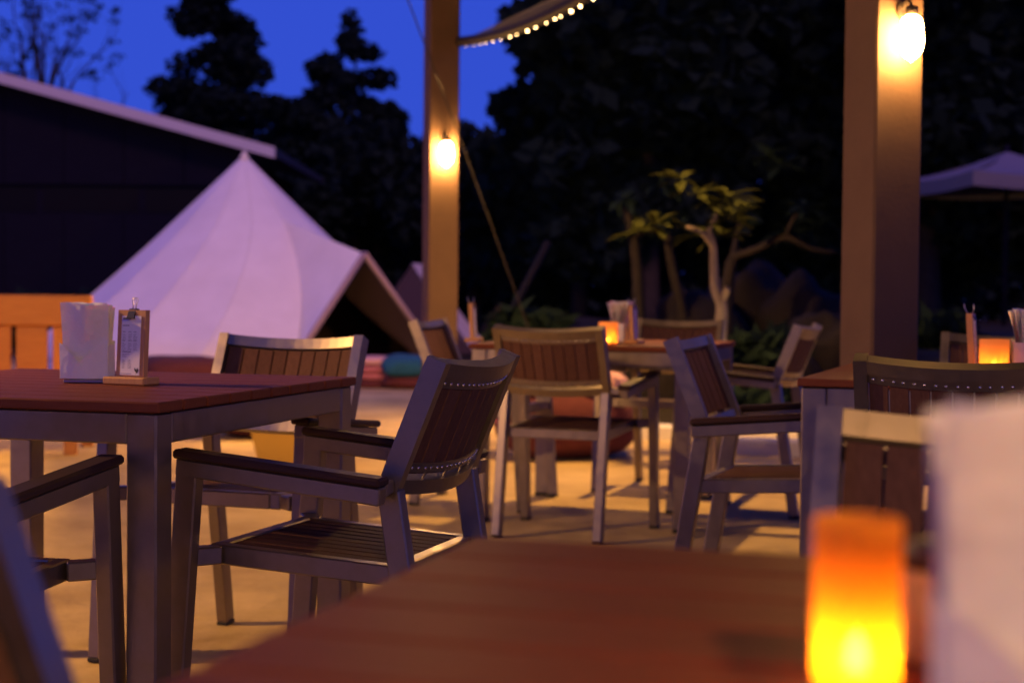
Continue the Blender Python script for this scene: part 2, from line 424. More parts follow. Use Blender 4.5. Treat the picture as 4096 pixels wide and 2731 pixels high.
# ------------------------------------------------------------------ chairs
def make_chair(screws=True):
    t = thing('armchair', 'x', 'chair')
    alu = 'alu'
    th = math.atan2(.105, .26)
    r = Vector((0, -math.sin(th), math.cos(th))); n = Vector((0, -math.cos(th), -math.sin(th)))
    base = Vector((0, -.168, .578)); L = .275
    def curve(x): return .034 * (1 - (x / .208) ** 2)
    def P(x, s, tt, cx=None): return Vector((x, 0, 0)) + base + r * s + n * (tt + (curve(x) if cx is None else cx))
    for sx in (-1, 1):
        l = MB().beam((sx * .283, .266, .012), (sx * .283, .224, .602), .034, .046, (0, 1, 0)).build('leg', alu, t)
        MB().beam((sx * .283, .2668, 0), (sx * .283, .2655, .0118), .036, .048, (0, 1, 0)).build('foot_cap', 'rubber', l)
        l = MB().beam((sx * .208, -.262, .012), (sx * .208, -.172, .578), .034, .046, (0, 1, 0)).build('leg', alu, t)
        MB().beam((sx * .208, -.2635, 0), (sx * .208, -.2622, .0118), .036, .048, (0, 1, 0)).build('foot_cap', 'rubber', l)
        a = MB(); a.beam((sx * .283, .247, .615), (sx * .283, -.187, .576), .0345, .034)
        a.beam((sx * .227, -.172, .590), (sx * .265, -.172, .585), .03, .026, (0, 0, 1))
        ar = a.build('arm_rail', alu, t)
        MB().beam((sx * .283, .250, .6415), (sx * .283, -.190, .6025), .052, .018, e=.005).build('arm_pad', 'pad', t)
        MB().beam((sx * .2155, .196, .4335), (sx * .2655, .236, .4345), .036, .036).build('bracket', alu, t)
    f = MB()
    for sx in (-1, 1):
        f.hexa([P(sx * .211 - .014, -.006, .021, 0), P(sx * .211 + .014, -.006, .021, 0), P(sx * .211 + .014, -.006, -.021, 0), P(sx * .211 - .014, -.006, -.021, 0),
                P(sx * .211 - .014, L, .021, 0), P(sx * .211 + .014, L, .021, 0), P(sx * .211 + .014, L, -.021, 0), P(sx * .211 - .014, L, -.021, 0)])
    def rail(mb, s0, s1, t0, t1, xa=-.1975, xb=.1975, N=14):
        xs = np.linspace(xa, xb, N + 1); vs = []; fs = []
        for x in xs: vs += [P(x, s0, t0), P(x, s1, t0), P(x, s1, t1), P(x, s0, t1)]
        for i in range(N):
            for j in range(4): fs.append((i * 4 + j, i * 4 + (j + 1) % 4, (i + 1) * 4 + (j + 1) % 4, (i + 1) * 4 + j))
        fs += [(3, 2, 1, 0), (N * 4, N * 4 + 1, N * 4 + 2, N * 4 + 3)]
        mb.add(vs, fs)
    rail(f, L - .031, L - .001, -.017, .017)
    rail(f, 0.0, .030, -.017, .017)
    f.build('back_frame', alu, t)
    for s0, s1 in ((.044, .064), (L - .053, L - .0325)):
        s = MB(); rail(s, s0, s1, .0075, .0105)
        if s0 < .1:
            for x in (-.13, -.045, .045, .13):
                s.tube([P(x, .026, .009), P(x, .050, .009)], .0025, 6)
        s.smooth = False
        s.build('back_strip', alu, t)
    W = .0390; N = 9; pitch = .392 / N
    for i in range(N):
        x = (i - (N - 1) / 2) * pitch; c = curve(x); h = W / 2
        dx = .034 * (-2 * x / .208 ** 2) * h
        s = MB(); s0, s1 = .040, L - .035
        s.hexa([P(x - h, s0, .0065, c - dx), P(x + h, s0, .0065, c + dx), P(x + h, s0, -.007, c + dx), P(x - h, s0, -.007, c - dx),
                P(x - h, s1, .0065, c - dx), P(x + h, s1, .0065, c + dx), P(x + h, s1, -.007, c + dx), P(x - h, s1, -.007, c - dx)])
        sl = s.build('back_slat', 'slat', t)
        if screws:
            for ss in (.054, L - .043):
                for dxx in (-.010, .010):
                    q = MB(); q.tube([P(x + dxx, ss, .0105, curve(x + dxx)), P(x + dxx, ss, .0135, curve(x + dxx))], [.0042, .0028], 8)
                    q.build('screw', 'steel', sl)
    sf = MB()
    for sx in (-1, 1): sf.beam((sx * .2, .218, .434), (sx * .2, -.195, .412), .030, .040)
    sf.beam((-.1845, .203, .4332), (.1845, .203, .4332), .030, .0395, (0, 0, 1)); sf.beam((-.1845, -.178, .4128), (.1845, -.178, .4128), .030, .0395, (0, 0, 1))
    sf.build('seat_frame', alu, t)
    for i in range(9):
        x = (i - 4) * .0405
        MB().beam((x, .1865, .4435), (x, -.1615, .4248), .0365, .014, e=.003).build('seat_slat', 'slat', t)
    return t

chair_a = make_chair(True)     # with the screws of the backrest
chair_b = make_chair(False)    # farther chairs, screws too small to see
used = {'a': False, 'b': False}
CG = 'brown slatted armchairs with silver frames'
def place_chair(kind, x, y, h, label):
    src = chair_a if kind == 'a' else chair_b
    o = copy_tree(src) if used[kind] else src
    used[kind] = True
    o.location = (x, y, 0); o.rotation_euler = (0, 0, heading(h))
    o['label'] = label; o['category'] = 'chair'; o['group'] = CG
    return o
place_chair('a', -.328, 3.26, -71.5, 'armchair in sharp focus, turned left towards the table with napkins')
place_chair('a', 1.028, 3.486, 20, 'dark armchair with its screwed back to us before the right-hand table')
place_chair('a', .235, 6.28, 21, 'armchair with its back to us at the middle table')
place_chair('b', -.708, 4.175, 199, 'armchair with bright cream frame facing us behind the napkin table')
place_chair('b', -1.09, 2.78, 15, 'shadowed armchair tucked under the near side of the napkin table')
place_chair('b', -.155, .71, 108, 'blurred armchair cut off at the lower left corner')
place_chair('b', .468, 1.41, 199, 'blurred silver armchair behind the nearest candle')
place_chair('b', .784, 4.61, 110, 'armchair turned right with tilted back, beside the right-hand table')
place_chair('b', -.13, 7.185, 105, 'armchair left of the middle table, in front of the slim pillar')
place_chair('b', 1.06, 7.02, -68, 'armchair right of the middle table, leaning back towards the boulders')
place_chair('b', .77, 7.75, 200, 'orange-lit armchair facing us across the middle table')
place_chair('b', 1.63, 5.17, 200, 'armchair facing us across the right-hand table, behind its candle')

# ------------------------------------------------------------------ tables
def make_table():
    t = thing('dining_table', 'x', 'table')
    W, D = .95, 1.0
    N = 10; pw = D / N
    for i in range(N):
        y0 = -D / 2 + i * pw
        MB().bbox((-W / 2, y0 + .003, .729), (W / 2, y0 + pw - .003, .750), .003).build('plank', 'plank', t)
    a = .010; lw = .064
    for sx in (-1, 1):
        for sy in (-1, 1):
            x1 = sx * (W / 2 - a); y1 = sy * (D / 2 - a); x0 = x1 - sx * lw; y0 = y1 - sy * lw
            l = MB().bbox((min(x0, x1), min(y0, y1), .014), (max(x0, x1), max(y0, y1), .728), .004).build('leg', 'alu', t)
            MB().bbox((min(x0, x1) - .001, min(y0, y1) - .001, 0), (max(x0, x1) + .001, max(y0, y1) + .001, .0138), .002).build('foot_cap', 'rubber', l)
    for s in (-1, 1):
        y1 = s * (D / 2 - a - .002); y0 = y1 - s * .03
        MB().bbox((-W / 2 + a + lw, min(y0, y1), .668), (W / 2 - a - lw, max(y0, y1), .728), .003).build('apron', 'alu', t)
        x1 = s * (W / 2 - a - .002); x0 = x1 - s * .03
        MB().bbox((min(x0, x1), -D / 2 + a + lw, .668), (max(x0, x1), D / 2 - a - lw, .728), .003).build('apron', 'alu', t)
    return t
table0 = make_table()
TG = 'square brown plank tables with silver legs'
tused = [False]
def place_table(x, y, yaw, label):
    o = copy_tree(table0) if tused[0] else table0
    tused[0] = True
    o.location = (x, y, 0); o.rotation_euler = (0, 0, -R(yaw))
    o['label'] = label; o['category'] = 'table'; o['group'] = TG
    return o
def corner(cx, cy, yaw, W=.95, D=1.0, sx=1, sy=1):
    # centre of a table whose (sx, sy) corner is at cx, cy
    a = R(yaw); u = (math.cos(a), -math.sin(a)); v = (math.sin(a), math.cos(a))
    return (cx - sx * W / 2 * u[0] - sy * D / 2 * v[0], cy - sx * W / 2 * u[1] - sy * D / 2 * v[1])
lt = corner(-.66, 2.92, 16, sx=1, sy=-1)
place_table(*lt, 16, 'brown plank table at left carrying white napkins and a menu')
mt = corner(.722, 6.26, 18, sx=1, sy=-1)
place_table(*mt, 18, 'middle table with a glowing candle, far from us')
rt_ = corner(.73, 4.0, 20, sx=-1, sy=-1)
place_table(*rt_, 20, 'right-hand table half hidden behind the dark armchair back')
ntb = corner(-.029, 1.35, 17, sx=-1, sy=1)
place_table(*ntb, 17, 'blurred red-brown table top nearest to us')

# ------------------------------------------------------------------ things on the tables
TZ = .7505
def make_napkins(name, label, x, y, rz, seed=1):
    rnd = random.Random(seed)
    t = thing(name, label, 'napkins', (x, y, TZ), rz, 'napkin holders on the tables')
    w = .054; d = .026
    MB().bbox((-w + .006, -d, 0), (w - .002, d, .008), .002).build('base_tray', 'wire', t)
    # folded front sheet with a dipped upper edge
    def shell(sgn):
        m = MB()
        def fn(u, v):
            xx = -w + 2 * w * u
            top = .090 - .044 * max(0, 1 - abs(u - .44) / .42) ** 1.1 if sgn < 0 else .094
            z = .010 + (top - .010) * v
            yy = sgn * (d + .010 * math.sin(math.pi * u) + .004 * v * math.sin(5 * u + 1) + .004 * v)
            return (xx, yy, z)
        m.grid(fn, 24, 8); m.grid(lambda u, v: tuple(Vector(fn(u, v)) - Vector((0, sgn * .0015, 0))), 24, 8); m.smooth = True
        return m
    shell(-1).build('front_fold', 'paper', t)
    shell(1).build('rear_fold', 'paper', t)
    for sx in (-1, 1):
        MB().bbox((sx * w - .001, -d, .010), (sx * w + .001, d, .086), .0004).build('side_fold', 'paper', t)
    n = 7
    for i in range(n):
        f = (i / (n - 1)) * 2 - 1
        ph = rnd.uniform(0, 6); hh = .176 + rnd.uniform(-.004, .003); tw = rnd.uniform(-.004, .004)
        m = MB()
        def fn(u, v, o=0.0):
            spread = .017 + .026 * max(0, v - .25) ** 1.3 * 1.4
            yy = f * spread + (.003 + .006 * v) * math.sin(7 * u + ph) * v + tw * (u - .5) + o
            xx = (-w + .003 + 2 * (w - .003) * u) * (1 + .10 * max(0, v - .4)) + .004 * v * math.sin(ph)
            return (xx, yy, .010 + (hh - .010) * v + .003 * v * math.sin(5 * u + ph))
        m.grid(lambda u, v: fn(u, v), 18, 12); m.grid(lambda u, v: fn(u, v, .0012), 18, 12)
        m.smooth = True
        m.build('napkin', 'paper', t)
    return t

def make_menu(label, x, y, rz):
    t = thing('menu_stand', label, 'menu', (x, y, TZ), rz, 'menus clipped to wooden stands')
    MB().bbox((-.056, -.030, 0), (.056, .030, .017), .003).build('base_block', 'pine', t)
    bd = MB(); tilt = .06
    def B(xx, yy, zz): return (xx, yy + (zz - .017) * tilt, zz)
    bd.hexa([B(-.037, -.006, .0175), B(.037, -.006, .0175), B(.037, .010, .0175), B(-.037, .010, .0175), B(-.037, -.006, .165), B(.037, -.006, .165), B(.037, .010, .165), B(-.037, .010, .165)])
    bo = bd.build('board', 'pine', t)
    p = MB()
    p.hexa([B(-.025, -.0078, .021), B(.027, -.0078, .021), B(.027, -.0066, .021), B(-.025, -.0066, .021), B(-.025, -.0078, .152), B(.027, -.0078, .152), B(.027, -.0066, .152), B(-.025, -.0066, .152)])
    pa = p.build('menu_sheet', 'menu_paper', t)
    rnd = random.Random(3)
    ink = MB()
    def line(x0, x1, z, h):
        ink.add([B(x0, -.0082, z), B(x1, -.0082, z), B(x1, -.0082, z + h), B(x0, -.0082, z + h)], [(0, 1, 2, 3)])
    line(-.022, -.004, .1295, .0022)
    for cx in (-.022, -.006, .008):
        for z0, k in ((.114, 6), (.094, 6)):
            line(cx, cx + .008, z0 + .002, .0016)
            for j in range(k): line(cx, cx + rnd.uniform(.006, .012), z0 - .003 * (j + 1), .0009)
    line(-.021, .003, .0715, .0022)
    for j in range(3): line(-.021, rnd.uniform(-.01, .0), .067 - j * .003, .0009)
    for cx in (-.021, -.005):
        for j in range(7): line(cx, cx + rnd.uniform(.006, .010), .054 - .003 * j, .0009)
    line(-.023, .006, .0235, .0012)
    ink.build('print', 'ink', pa)
    # small rooster emblem
    ro = [(0, 0), (.003, .004), (.0035, .0075), (.001, .0095), (.0, .0125), (-.0015, .0095), (-.002, .0075), (-.0045, .0085), (-.0065, .012), (-.0085, .0095), (-.0075, .0055), (-.005, .003), (-.0035, .001), (-.0038, -.003), (-.003, -.003), (-.0025, .0005)]
    e = MB(); e.add([B(.022 + a, -.0083, .026 + b) for a, b in ro], [tuple(range(len(ro)))])
    e.build('emblem', 'ink_dark', pa)
    c = MB(); zc = .152
    c.hexa([B(-.010, -.013, zc - .006), B(.010, -.013, zc - .006), B(.010, .014, zc - .006), B(-.010, .014, zc - .006), B(-.009, -.004, zc + .016), B(.009, -.004, zc + .016), B(.009, .008, zc + .016), B(-.009, .008, zc + .016)])
    cl = c.build('binder_clip', 'black', t)
    MB().bbox((-.011, -.0155, zc - .007), (.011, -.0125, zc - .004), .001).build('clip_lip', 'black', cl)
    for yy, xo in ((-.006, .006), (.016, -.008)):
        w = MB()
        w.tube([B(xo - .004, yy * .5, zc + .012), B(xo - .004, yy, zc + .026), B(xo - .006, yy * 1.1, zc + .034), B(xo - .003, yy * 1.1, zc + .040), B(xo + .003, yy * 1.1, zc + .040), B(xo + .006, yy * 1.1, zc + .034), B(xo + .004, yy, zc + .026), B(xo + .004, yy * .5, zc + .012)], .0008, 6)
        w.build('wire_handle', 'wire', cl)
    return t

def make_candle(label, x, y, r=.030, h=.095, wall='candle_cup', e=1.0):
    t = thing('candle', label, 'candle', (x, y, TZ), 0, 'glowing table candles')
    MB().lathe([(0, .001), (r * .92, .001), (r * .95, .004), (r * 1.0, .012), (r * 1.03, h - .003), (r * 1.0, h), (r * .955, h - .001), (r * .94, .014), (r * .9, .010), (0, .010)], 32).build('cup', wall, t)
    MB().lathe([(0, .0105), (r * .55, .0105), (r * .55, .012), (r * .3, .013), (0, .013)], 20).build('light_body', 'white_block', t)
    MB().lathe([(0, .0135), (.0048, .015), (.0066, .020), (.0060, .025), (.0034, .031), (0, .035)], 16).build('flame', 'flame', t)
    return t

a15 = -R(15.5)
make_napkins('napkin_holder', 'white napkins standing on the left table beside the clipped menu', -.958, 3.53, -R(2), 1)
make_menu('menu on a wooden stand with black clip, on the left table', -.845, 3.47, R(-24))
# middle table
make_napkins('napkin_holder', 'napkins fanning out beside the candle on the middle table', .465, 6.74, R(75), 2)
make_menu('edge-on menu stand beside the napkins on the middle table', .525, 6.70, R(70))
make_candle('lit candle cup on the middle table', .40, 6.50, .040, .095)
make_menu('edge-on menu stand at the left corner of the middle table', -.165, 6.78, R(80))
# right-hand table
make_menu('edge-on menu stand beside the candle on the right-hand table', 1.315, 4.45, R(66))
make_candle('lit candle cup on the right-hand table', 1.345, 4.36, .040, .095)
make_napkins('napkin_holder', 'napkins cut by the right edge on the right-hand table', 1.45, 4.40, R(60), 4)
# nearest table
make_candle('large blurred orange candle on the nearest table', .182, .815, .0225, .094, 'candle')
make_napkins('napkin_holder', 'huge blurred white napkins at the lower right corner', .238, .66, -R(10), 6).scale = (1, 1, .93)
# small salt jar on the right-hand table
def make_jar(label, x, y):
    j = thing('salt_jar', label, 'jar', (x, y, TZ), 0, 'small glass salt jars')
    MB().lathe([(0, 0), (.018, 0), (.020, .004), (.020, .045), (.017, .052), (.0, .052)], 20).build('glass_body', 'candle_cup', j)
    MB().lathe([(.0, .0525), (.018, .0525), (.018, .066), (.016, .068), (0, .068)], 20).build('lid', 'dark_metal', j)
make_jar('small glass jar between candle and napkins on the right-hand table', 1.392, 4.47)
make_jar('small jar glowing orange behind the nearest candle', .248, .905)

# ------------------------------------------------------------------ soft seats, low table, bench
def pillow(sx, sy, sz, p=3.2, n=28, lump=0.0, seed=0, flat=1.0):
    m = MB(); vs = []
    def fn(u, v):
        a = 2 * math.pi * u; b = math.pi * (v - .5)
        def S(t, q): return math.copysign(abs(t) ** q, t)
        q = 2 / p
        x = S(math.cos(b), q * flat) * S(math.cos(a), q); y = S(math.cos(b), q * flat) * S(math.sin(a), q); z = S(math.sin(b), q * 1.3)
        k = 1 + lump * noise.noise(Vector((x * 1.7 + seed, y * 1.7, z * 1.7)))
        return (x * sx * k, y * sy * k, z * sz * k)
    m.grid(fn, n, n // 2); m.smooth = True
    return m
def pouf(label, x, y, w, h, rz, seed=0):
    t = thing('floor_pouf', label, 'pouf', (x, y, 0), rz, 'burgundy floor poufs')
    b = pillow(w / 2, w / 2 * .9, h / 2, 3.4, 36, .06, seed); b.v = [(a, c, max(d + h / 2, 0.0)) for a, c, d in b.v]
    bo = b.build('cushion_body', 'burgundy', t)
    s = MB(); pts = []
    for k in range(41):
        a = 2 * math.pi * k / 40
        q = 2 / 3.4
        pts.append((math.copysign(abs(math.cos(a)) ** q, math.cos(a)) * w / 2 * 1.005, math.copysign(abs(math.sin(a)) ** q, math.sin(a)) * w / 2 * .9 * 1.005, h * .52))
    s.tube(pts, .008, 6); s.build('piping', 'rose', t)
    return t
pouf('burgundy pouf on the sand behind the middle table', .31, 9.25, .80, .40, .2, 1)
pouf('burgundy pouf at the left foot of the white tent', -2.75, 13.0, .85, .42, .5, 2)
pouf('burgundy pouf half hidden behind the low yellow block', -1.62, 10.4, .80, .40, .1, 3)
def cushion(label, x, y, z, w, d, h, rz, m, seed=0, tilt=0):
    b = pillow(w / 2, d / 2, h / 2, 3.0, 28, .10, seed)
    o = b.build('cushion', m, label=label, cat='cushion', group='loose cushions and blankets')
    o.location = (x, y, z); o.rotation_euler = (tilt, 0, rz)
    return o
cushion('pink cushion on the left of the burgundy pouf behind the middle table', .13, 9.12, .445, .36, .34, .14, .3, 'pink', 1)
cushion('pink cushion on the right of the burgundy pouf behind the middle table', .50, 9.14, .445, .34, .34, .14, -.2, 'pink', 4)
# folded blankets and cushion at the tent mouth
bl = thing('blanket_stack', 'stack of folded pink blankets at the tent mouth', 'blankets', (-1.36, 15.8, 0), .1)
for k, (hh, mm) in enumerate(((.075, 'burgundy'), (.075, 'rose'), (.07, 'rose'), (.09, 'pink'))):
    z0 = sum((.075, .075, .07, .09)[:k])
    q = pillow(.23 - .012 * k, .22, hh / 2 + .004, 4.5, 28, .06, k * 3); q.v = [(a + .02 * math.sin(k * 2.0), b2, c + z0 + hh / 2 + .003) for a, b2, c in q.v]
    q.build('folded_blanket', mm, bl)
cushion('teal cushion lying right of the pink blankets at the tent mouth', -1.06, 15.55, .23, .46, .40, .22, .2, 'teal', 7, .15)
cushion('burgundy cushion under the teal one at the tent mouth', -1.05, 15.62, .075, .48, .42, .15, -.1, 'burgundy', 9)

lb = thing('block_table', 'low yellow tapered block with white top behind the napkin table', 'low table', (-1.20, 8.75, 0), R(-12))
def taper(m, w0, w1, z0, z1):
    m.hexa([(-w0, -w0, z0), (w0, -w0, z0), (w0, w0, z0), (-w0, w0, z0), (-w1, -w1, z1), (w1, -w1, z1), (w1, w1, z1), (-w1, w1, z1)]); return m
taper(MB(), .165, .205, .0, .225).build('body', 'yellow_block', lb)
MB().bbox((-.215, -.215, .2255), (.215, .215, .245), .004).build('top', 'white_block', lb)

bn = thing('timber_bench', 'broad-boarded timber bench glowing orange behind the left table', 'bench', (-3.55, 9.45, 0), R(4))
BW = 1.0
for i in range(9):
    x0 = -BW + .02 + i * .218
    MB().bbox((x0, -.02, .34), (x0 + .185, .012, .735), .004).build('back_board', 'bench_wood', bn)
MB().bbox((-BW, -.04, .735), (BW, .02, .925), .01).build('top_board', 'bench_wood', bn)
MB().bbox((-BW, -.035, .30), (BW, .015, .339), .004).build('lower_rail', 'bench_wood', bn)
for i in range(5):
    MB().bbox((-BW, -.50 + i * .092, .40), (BW, -.50 + i * .092 + .085, .425), .004).build('seat_board', 'bench_wood', bn)
for sx in (-1, 1):
    for yy in (-.47, .018):
        MB().bbox((sx * (BW - .04) - .035, yy, 0), (sx * (BW - .04) + .035, yy + .06, .399 if yy < 0 else .73), .004).build('leg', 'bench_wood', bn)

DX_ = lambda px_, Z: (px_ - 1176) / 3593 * Z
# ------------------------------------------------------------------ bell tent
tx, ty = -3.09, 18.0
tent = thing('bell_tent', 'white canvas bell tent with a dark open entrance', 'tent', (tx, ty, 0), 0)
APZ = 2.52; RB = 2.32; WALL_H = .35
NP = 14
def tent_r(z, gore):      # slightly sagging canvas between guy points
    f = (APZ - z) / (APZ - WALL_H)
    return max(0.012, RB * (f - .05 * f * (1 - f)) * (1 - .035 * gore * f))
def tent_pt(a, z):
    gore = abs(math.sin(a * NP / 2))
    if z < WALL_H: r_ = RB * (1 - .022 * gore) + .03 * (1 - z / WALL_H)
    else: r_ = tent_r(z, gore)
    return Vector((r_ * math.cos(a), r_ * math.sin(a), z))
# entrance direction: towards the right and towards us
EA = R(-48)
EH = R(24)
IN_Z = 1.75
def gap(z): return EH * max(0.0, 1 - z / IN_Z)
for k in range(NP):
    m = MB()
    zs = list(np.linspace(0, WALL_H, 3)) + list(np.linspace(WALL_H, APZ, 15)[1:])
    def fn(u, v):
        z = zs[int(round(v * (len(zs) - 1)))]; gz_ = gap(z); a = EA + gz_ + (2 * math.pi - 2 * gz_) * (k + u) / NP
        gore = math.sin(math.pi * u)
        if z < WALL_H: r_ = RB * (1 - .022 * gore) + .03 * (1 - z / WALL_H)
        else: r_ = tent_r(z, gore)
        return (r_ * math.cos(a), r_ * math.sin(a), z)
    m.grid(fn, 6, len(zs) - 1); m.smooth = True
    m.build('canvas_panel', 'canvas', tent)
for k in range(NP):
    q = MB(); zz = np.linspace(.02, APZ - .06, 14)
    q.tube([((tent_r(z, 0) if z > WALL_H else RB + .03 * (1 - z / WALL_H)) * math.cos(EA + gap(z) + (2 * math.pi - 2 * gap(z)) * k / NP), (tent_r(z, 0) if z > WALL_H else RB + .03 * (1 - z / WALL_H)) * math.sin(EA + gap(z) + (2 * math.pi - 2 * gap(z)) * k / NP), z) for z in zz], .006, 5)
    q.build('seam', 'canvas_seam', tent)
# porch: an A-frame in front of the entrance, ridge running out from the cone
ed = Vector((math.cos(EA), math.sin(EA), 0)); es = Vector((-ed.y, ed.x, 0))
pz = 1.36
pt = ed * 2.30 + Vector((0, 0, pz))                     # top of the porch poles
in_top = ed * (tent_r(IN_Z, 0)) + Vector((0, 0, IN_Z))
pl_ = [ed * 2.42 + es * s * 1.15 for s in (-1, 1)]
for s, q in zip((-1, 1), pl_):
    aa = EA + s * EH
    m = MB()
    def fn(u, v, s=s, aa=aa, q=q):
        # u: from the cone seam to the porch edge, v: from ground to top
        A = tent_pt(aa, .01) * (1 - v) + Vector((in_top.x, in_top.y, in_top.z)) * v
        z_ = .01 + (IN_Z - .01) * v; A = tent_pt(EA + s * gap(z_), z_)
        B = q * (1 - v) + pt * v
        P_ = A * (1 - u) + B * u
        P_ = P_ + es * s * (-.05 * math.sin(math.pi * u) * (1 - v))
        return tuple(P_)
    m.grid(fn, 8, 10); m.smooth = True
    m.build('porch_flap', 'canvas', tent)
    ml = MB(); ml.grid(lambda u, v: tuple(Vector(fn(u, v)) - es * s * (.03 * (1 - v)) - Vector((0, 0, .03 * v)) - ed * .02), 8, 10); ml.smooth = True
    ml.build('flap_shade', 'tent_in', tent)  # dark sheet that puts shade on the inner side of the flap
    m = MB(); m.tube([q + ed * .012, q * .5 + pt * .5 + ed * .012, pt + ed * .012], .033, 8)
    m.build('porch_pole', 'canvas_trim', tent)
m = MB(); m.lathe([(0, APZ + .05), (.02, APZ + .045), (.03, APZ + .01), (.085, APZ - .08), (.0, APZ - .08)], 14); m.build('tent_cap', 'canvas', tent)
m = MB(); m.tube([(0, 0, 0), (0, 0, APZ + .04)], .025, 10); m.build('centre_pole', 'dark_metal', tent)
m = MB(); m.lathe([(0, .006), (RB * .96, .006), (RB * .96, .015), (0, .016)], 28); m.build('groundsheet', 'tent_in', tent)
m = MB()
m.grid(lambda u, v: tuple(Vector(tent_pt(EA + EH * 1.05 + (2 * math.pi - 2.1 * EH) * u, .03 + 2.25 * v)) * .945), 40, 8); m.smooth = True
m.build('inner_shade', 'tent_in', tent)  # dark inner skin, interior shade put into its colour
for k in range(8):
    a = EA + EH + .25 + k * (2 * math.pi - 2 * EH - .5) / 7
    p0 = tent_pt(a, WALL_H); p1 = Vector((math.cos(a) * (RB + 1.1), math.sin(a) * (RB + 1.1), .02))
    m = MB(); m.tube([p0, p1], .006, 5); m.build('guy_line', 'rope', tent)

st2 = thing('ridge_tent', 'small pale ridge tent glimpsed between bell tent and slim pillar', 'tent', (DX_(945, 23.5), 23.5, 0), R(-8))
for sgn in (-1, 1):
    m = MB(); m.grid(lambda u, v: (sgn * 1.0 * (1 - v) + .02 * math.sin(6 * u), 1.6 * u, .05 + 1.35 * v - .12 * math.sin(math.pi * v)), 8, 6); m.smooth = True
    m.build('canvas_panel', 'canvas', st2)
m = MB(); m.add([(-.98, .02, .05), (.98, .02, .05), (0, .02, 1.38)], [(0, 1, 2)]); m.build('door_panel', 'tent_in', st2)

# ------------------------------------------------------------------ shed building behind the tent
hb = thing('shed_building', 'dark slate building with a sloping white roof edge behind the tent', 'building', (-8.0, 23.0, 0))
def rz_(x): return 3.98 - .262 * (x - .47)       # roof height over local x (world -8)
x0, x1 = -6.5, 4.05
for (za, zb) in ((0, 2.05), (2.5, None)):
    n_ = 12
    for i in range(n_):
        xa = x0 + (x1 - x0) * i / n_; xb = x0 + (x1 - x0) * (i + 1) / n_ - .012
        if zb is None: MB().hexa([(xa, 0, za), (xb, 0, za), (xb, .2, za), (xa, .2, za), (xa, 0, rz_(xa - 0)), (xb, 0, rz_(xb)), (xb, .2, rz_(xb)), (xa, .2, rz_(xa))]).build('wall_panel', 'wall_slate', hb)
        else: MB().box((xa, 0, za), (xb, .2, zb)).build('wall_panel', 'wall_slate', hb)
n_ = 7
for i in range(n_):
    xa = x0 + (x1 - x0) * i / n_; xb = x0 + (x1 - x0) * (i + 1) / n_
    w = MB().box((xa + .001, .06, 2.052), (xb - .001, .12, 2.498)).build('window', 'wall_slate', hb)
    MB().box((xa + .05, .05, 2.10), (xb - .05, .059, 2.45)).build('pane', 'glass_dark', w)
xr0, xr1 = -6.7, 4.55
def slab(za, zb, ya, yb): return MB().hexa([(xr0, ya, rz_(xr0) + za), (xr1, ya, rz_(xr1) + za), (xr1, yb, rz_(xr1) + za), (xr0, yb, rz_(xr0) + za), (xr0, ya, rz_(xr0) + zb), (xr1, ya, rz_(xr1) + zb), (xr1, yb, rz_(xr1) + zb), (xr0, yb, rz_(xr0) + zb)])
slab(.0, .12, -.298, 5.5).build('roof', 'dark_metal', hb)
slab(-.03, .125, -.36, -.30).build('fascia', 'roof_trim', hb)
MB().box((x0, .202, 0), (x0 + .2, 5.3, 4.2)).build('side_wall', 'wall_slate', hb)
MB().box((x1 - .2, .202, 0), (x1, 5.3, 2.9)).build('side_wall', 'wall_slate', hb)

# ------------------------------------------------------------------ shade sail with string lights, ropes, beam
e0 = Vector((-.36, 10.28, 2.60)); e1 = Vector((1.30, 5.66, 2.92)); apex = Vector((3.6, 10.6, 5.2))
def edge(t):
    p = e0.lerp(e1, t); p.z = 2.60 - .58 * t + .90 * t * t; return p
sl = thing('shade_sail', 'dark translucent shade sail hanging between the two pillars', 'shade sail', (0, 0, 0))
m = MB()
m.grid(lambda u, v: tuple(edge(u).lerp(apex, v) - Vector((0, 0, .35 * math.sin(math.pi * v) * .6))), 20, 10); m.smooth = True
m.build('fabric', 'sail', sl)
m = MB(); m.tube([edge(t) for t in np.linspace(0, 1, 24)], .032, 8); m.build('edge_hem', 'hem', sl)
st = thing('string_lights', 'string of small warm bulbs along the sail edge', 'string lights', (0, 0, 0))
m = MB(); m.tube([edge(t) + Vector((0, -.03, -.035)) for t in np.linspace(0, 1, 40)], .005, 6); m.build('cable', 'rubber', st)
for i in range(34):
    tt = .03 + i * .0285 + random.uniform(-.008, .008); k = (.35 + .75 * min(1, max(0, (tt - .08) / .25))) * random.uniform(.5, 1.05) * .48
    p = edge(tt) + Vector((0, -.03, -.040))
    MB().lathe([(0, .02 * k), (.010 * k, .014 * k), (.015 * k, 0), (.012 * k, -.014 * k), (0, -.022 * k)], 10, tuple(p)).build('small_bulb', 'bulb_frost', st)
bm_ = thing('roof_beam', 'timber roof beam above the view between two pillars', 'beam', (0, 0, 0))
MB().beam((-.445, 10.35, 3.75), (-3.3, 4.0, 3.75), .12, .16).build('timber', 'dark_metal', bm_)
m = MB(); m.tube([(-1.02, 8.7, 3.68), (-.35, 9.0, 1.95), (.38, 9.5, 0.0)], .0045, 6)
m.build('guy_rope', 'rope', label='thin pale guy rope slanting across the slim pillar', cat='rope')
m = MB(); m.tube([(-.42, 13.0, .0), (.30, 13.2, 1.40)], [.035, .03], 10)
m.build('timber_prop', 'weathered', label='weathered pole leaning in the dark right of the slim pillar', cat='pole')

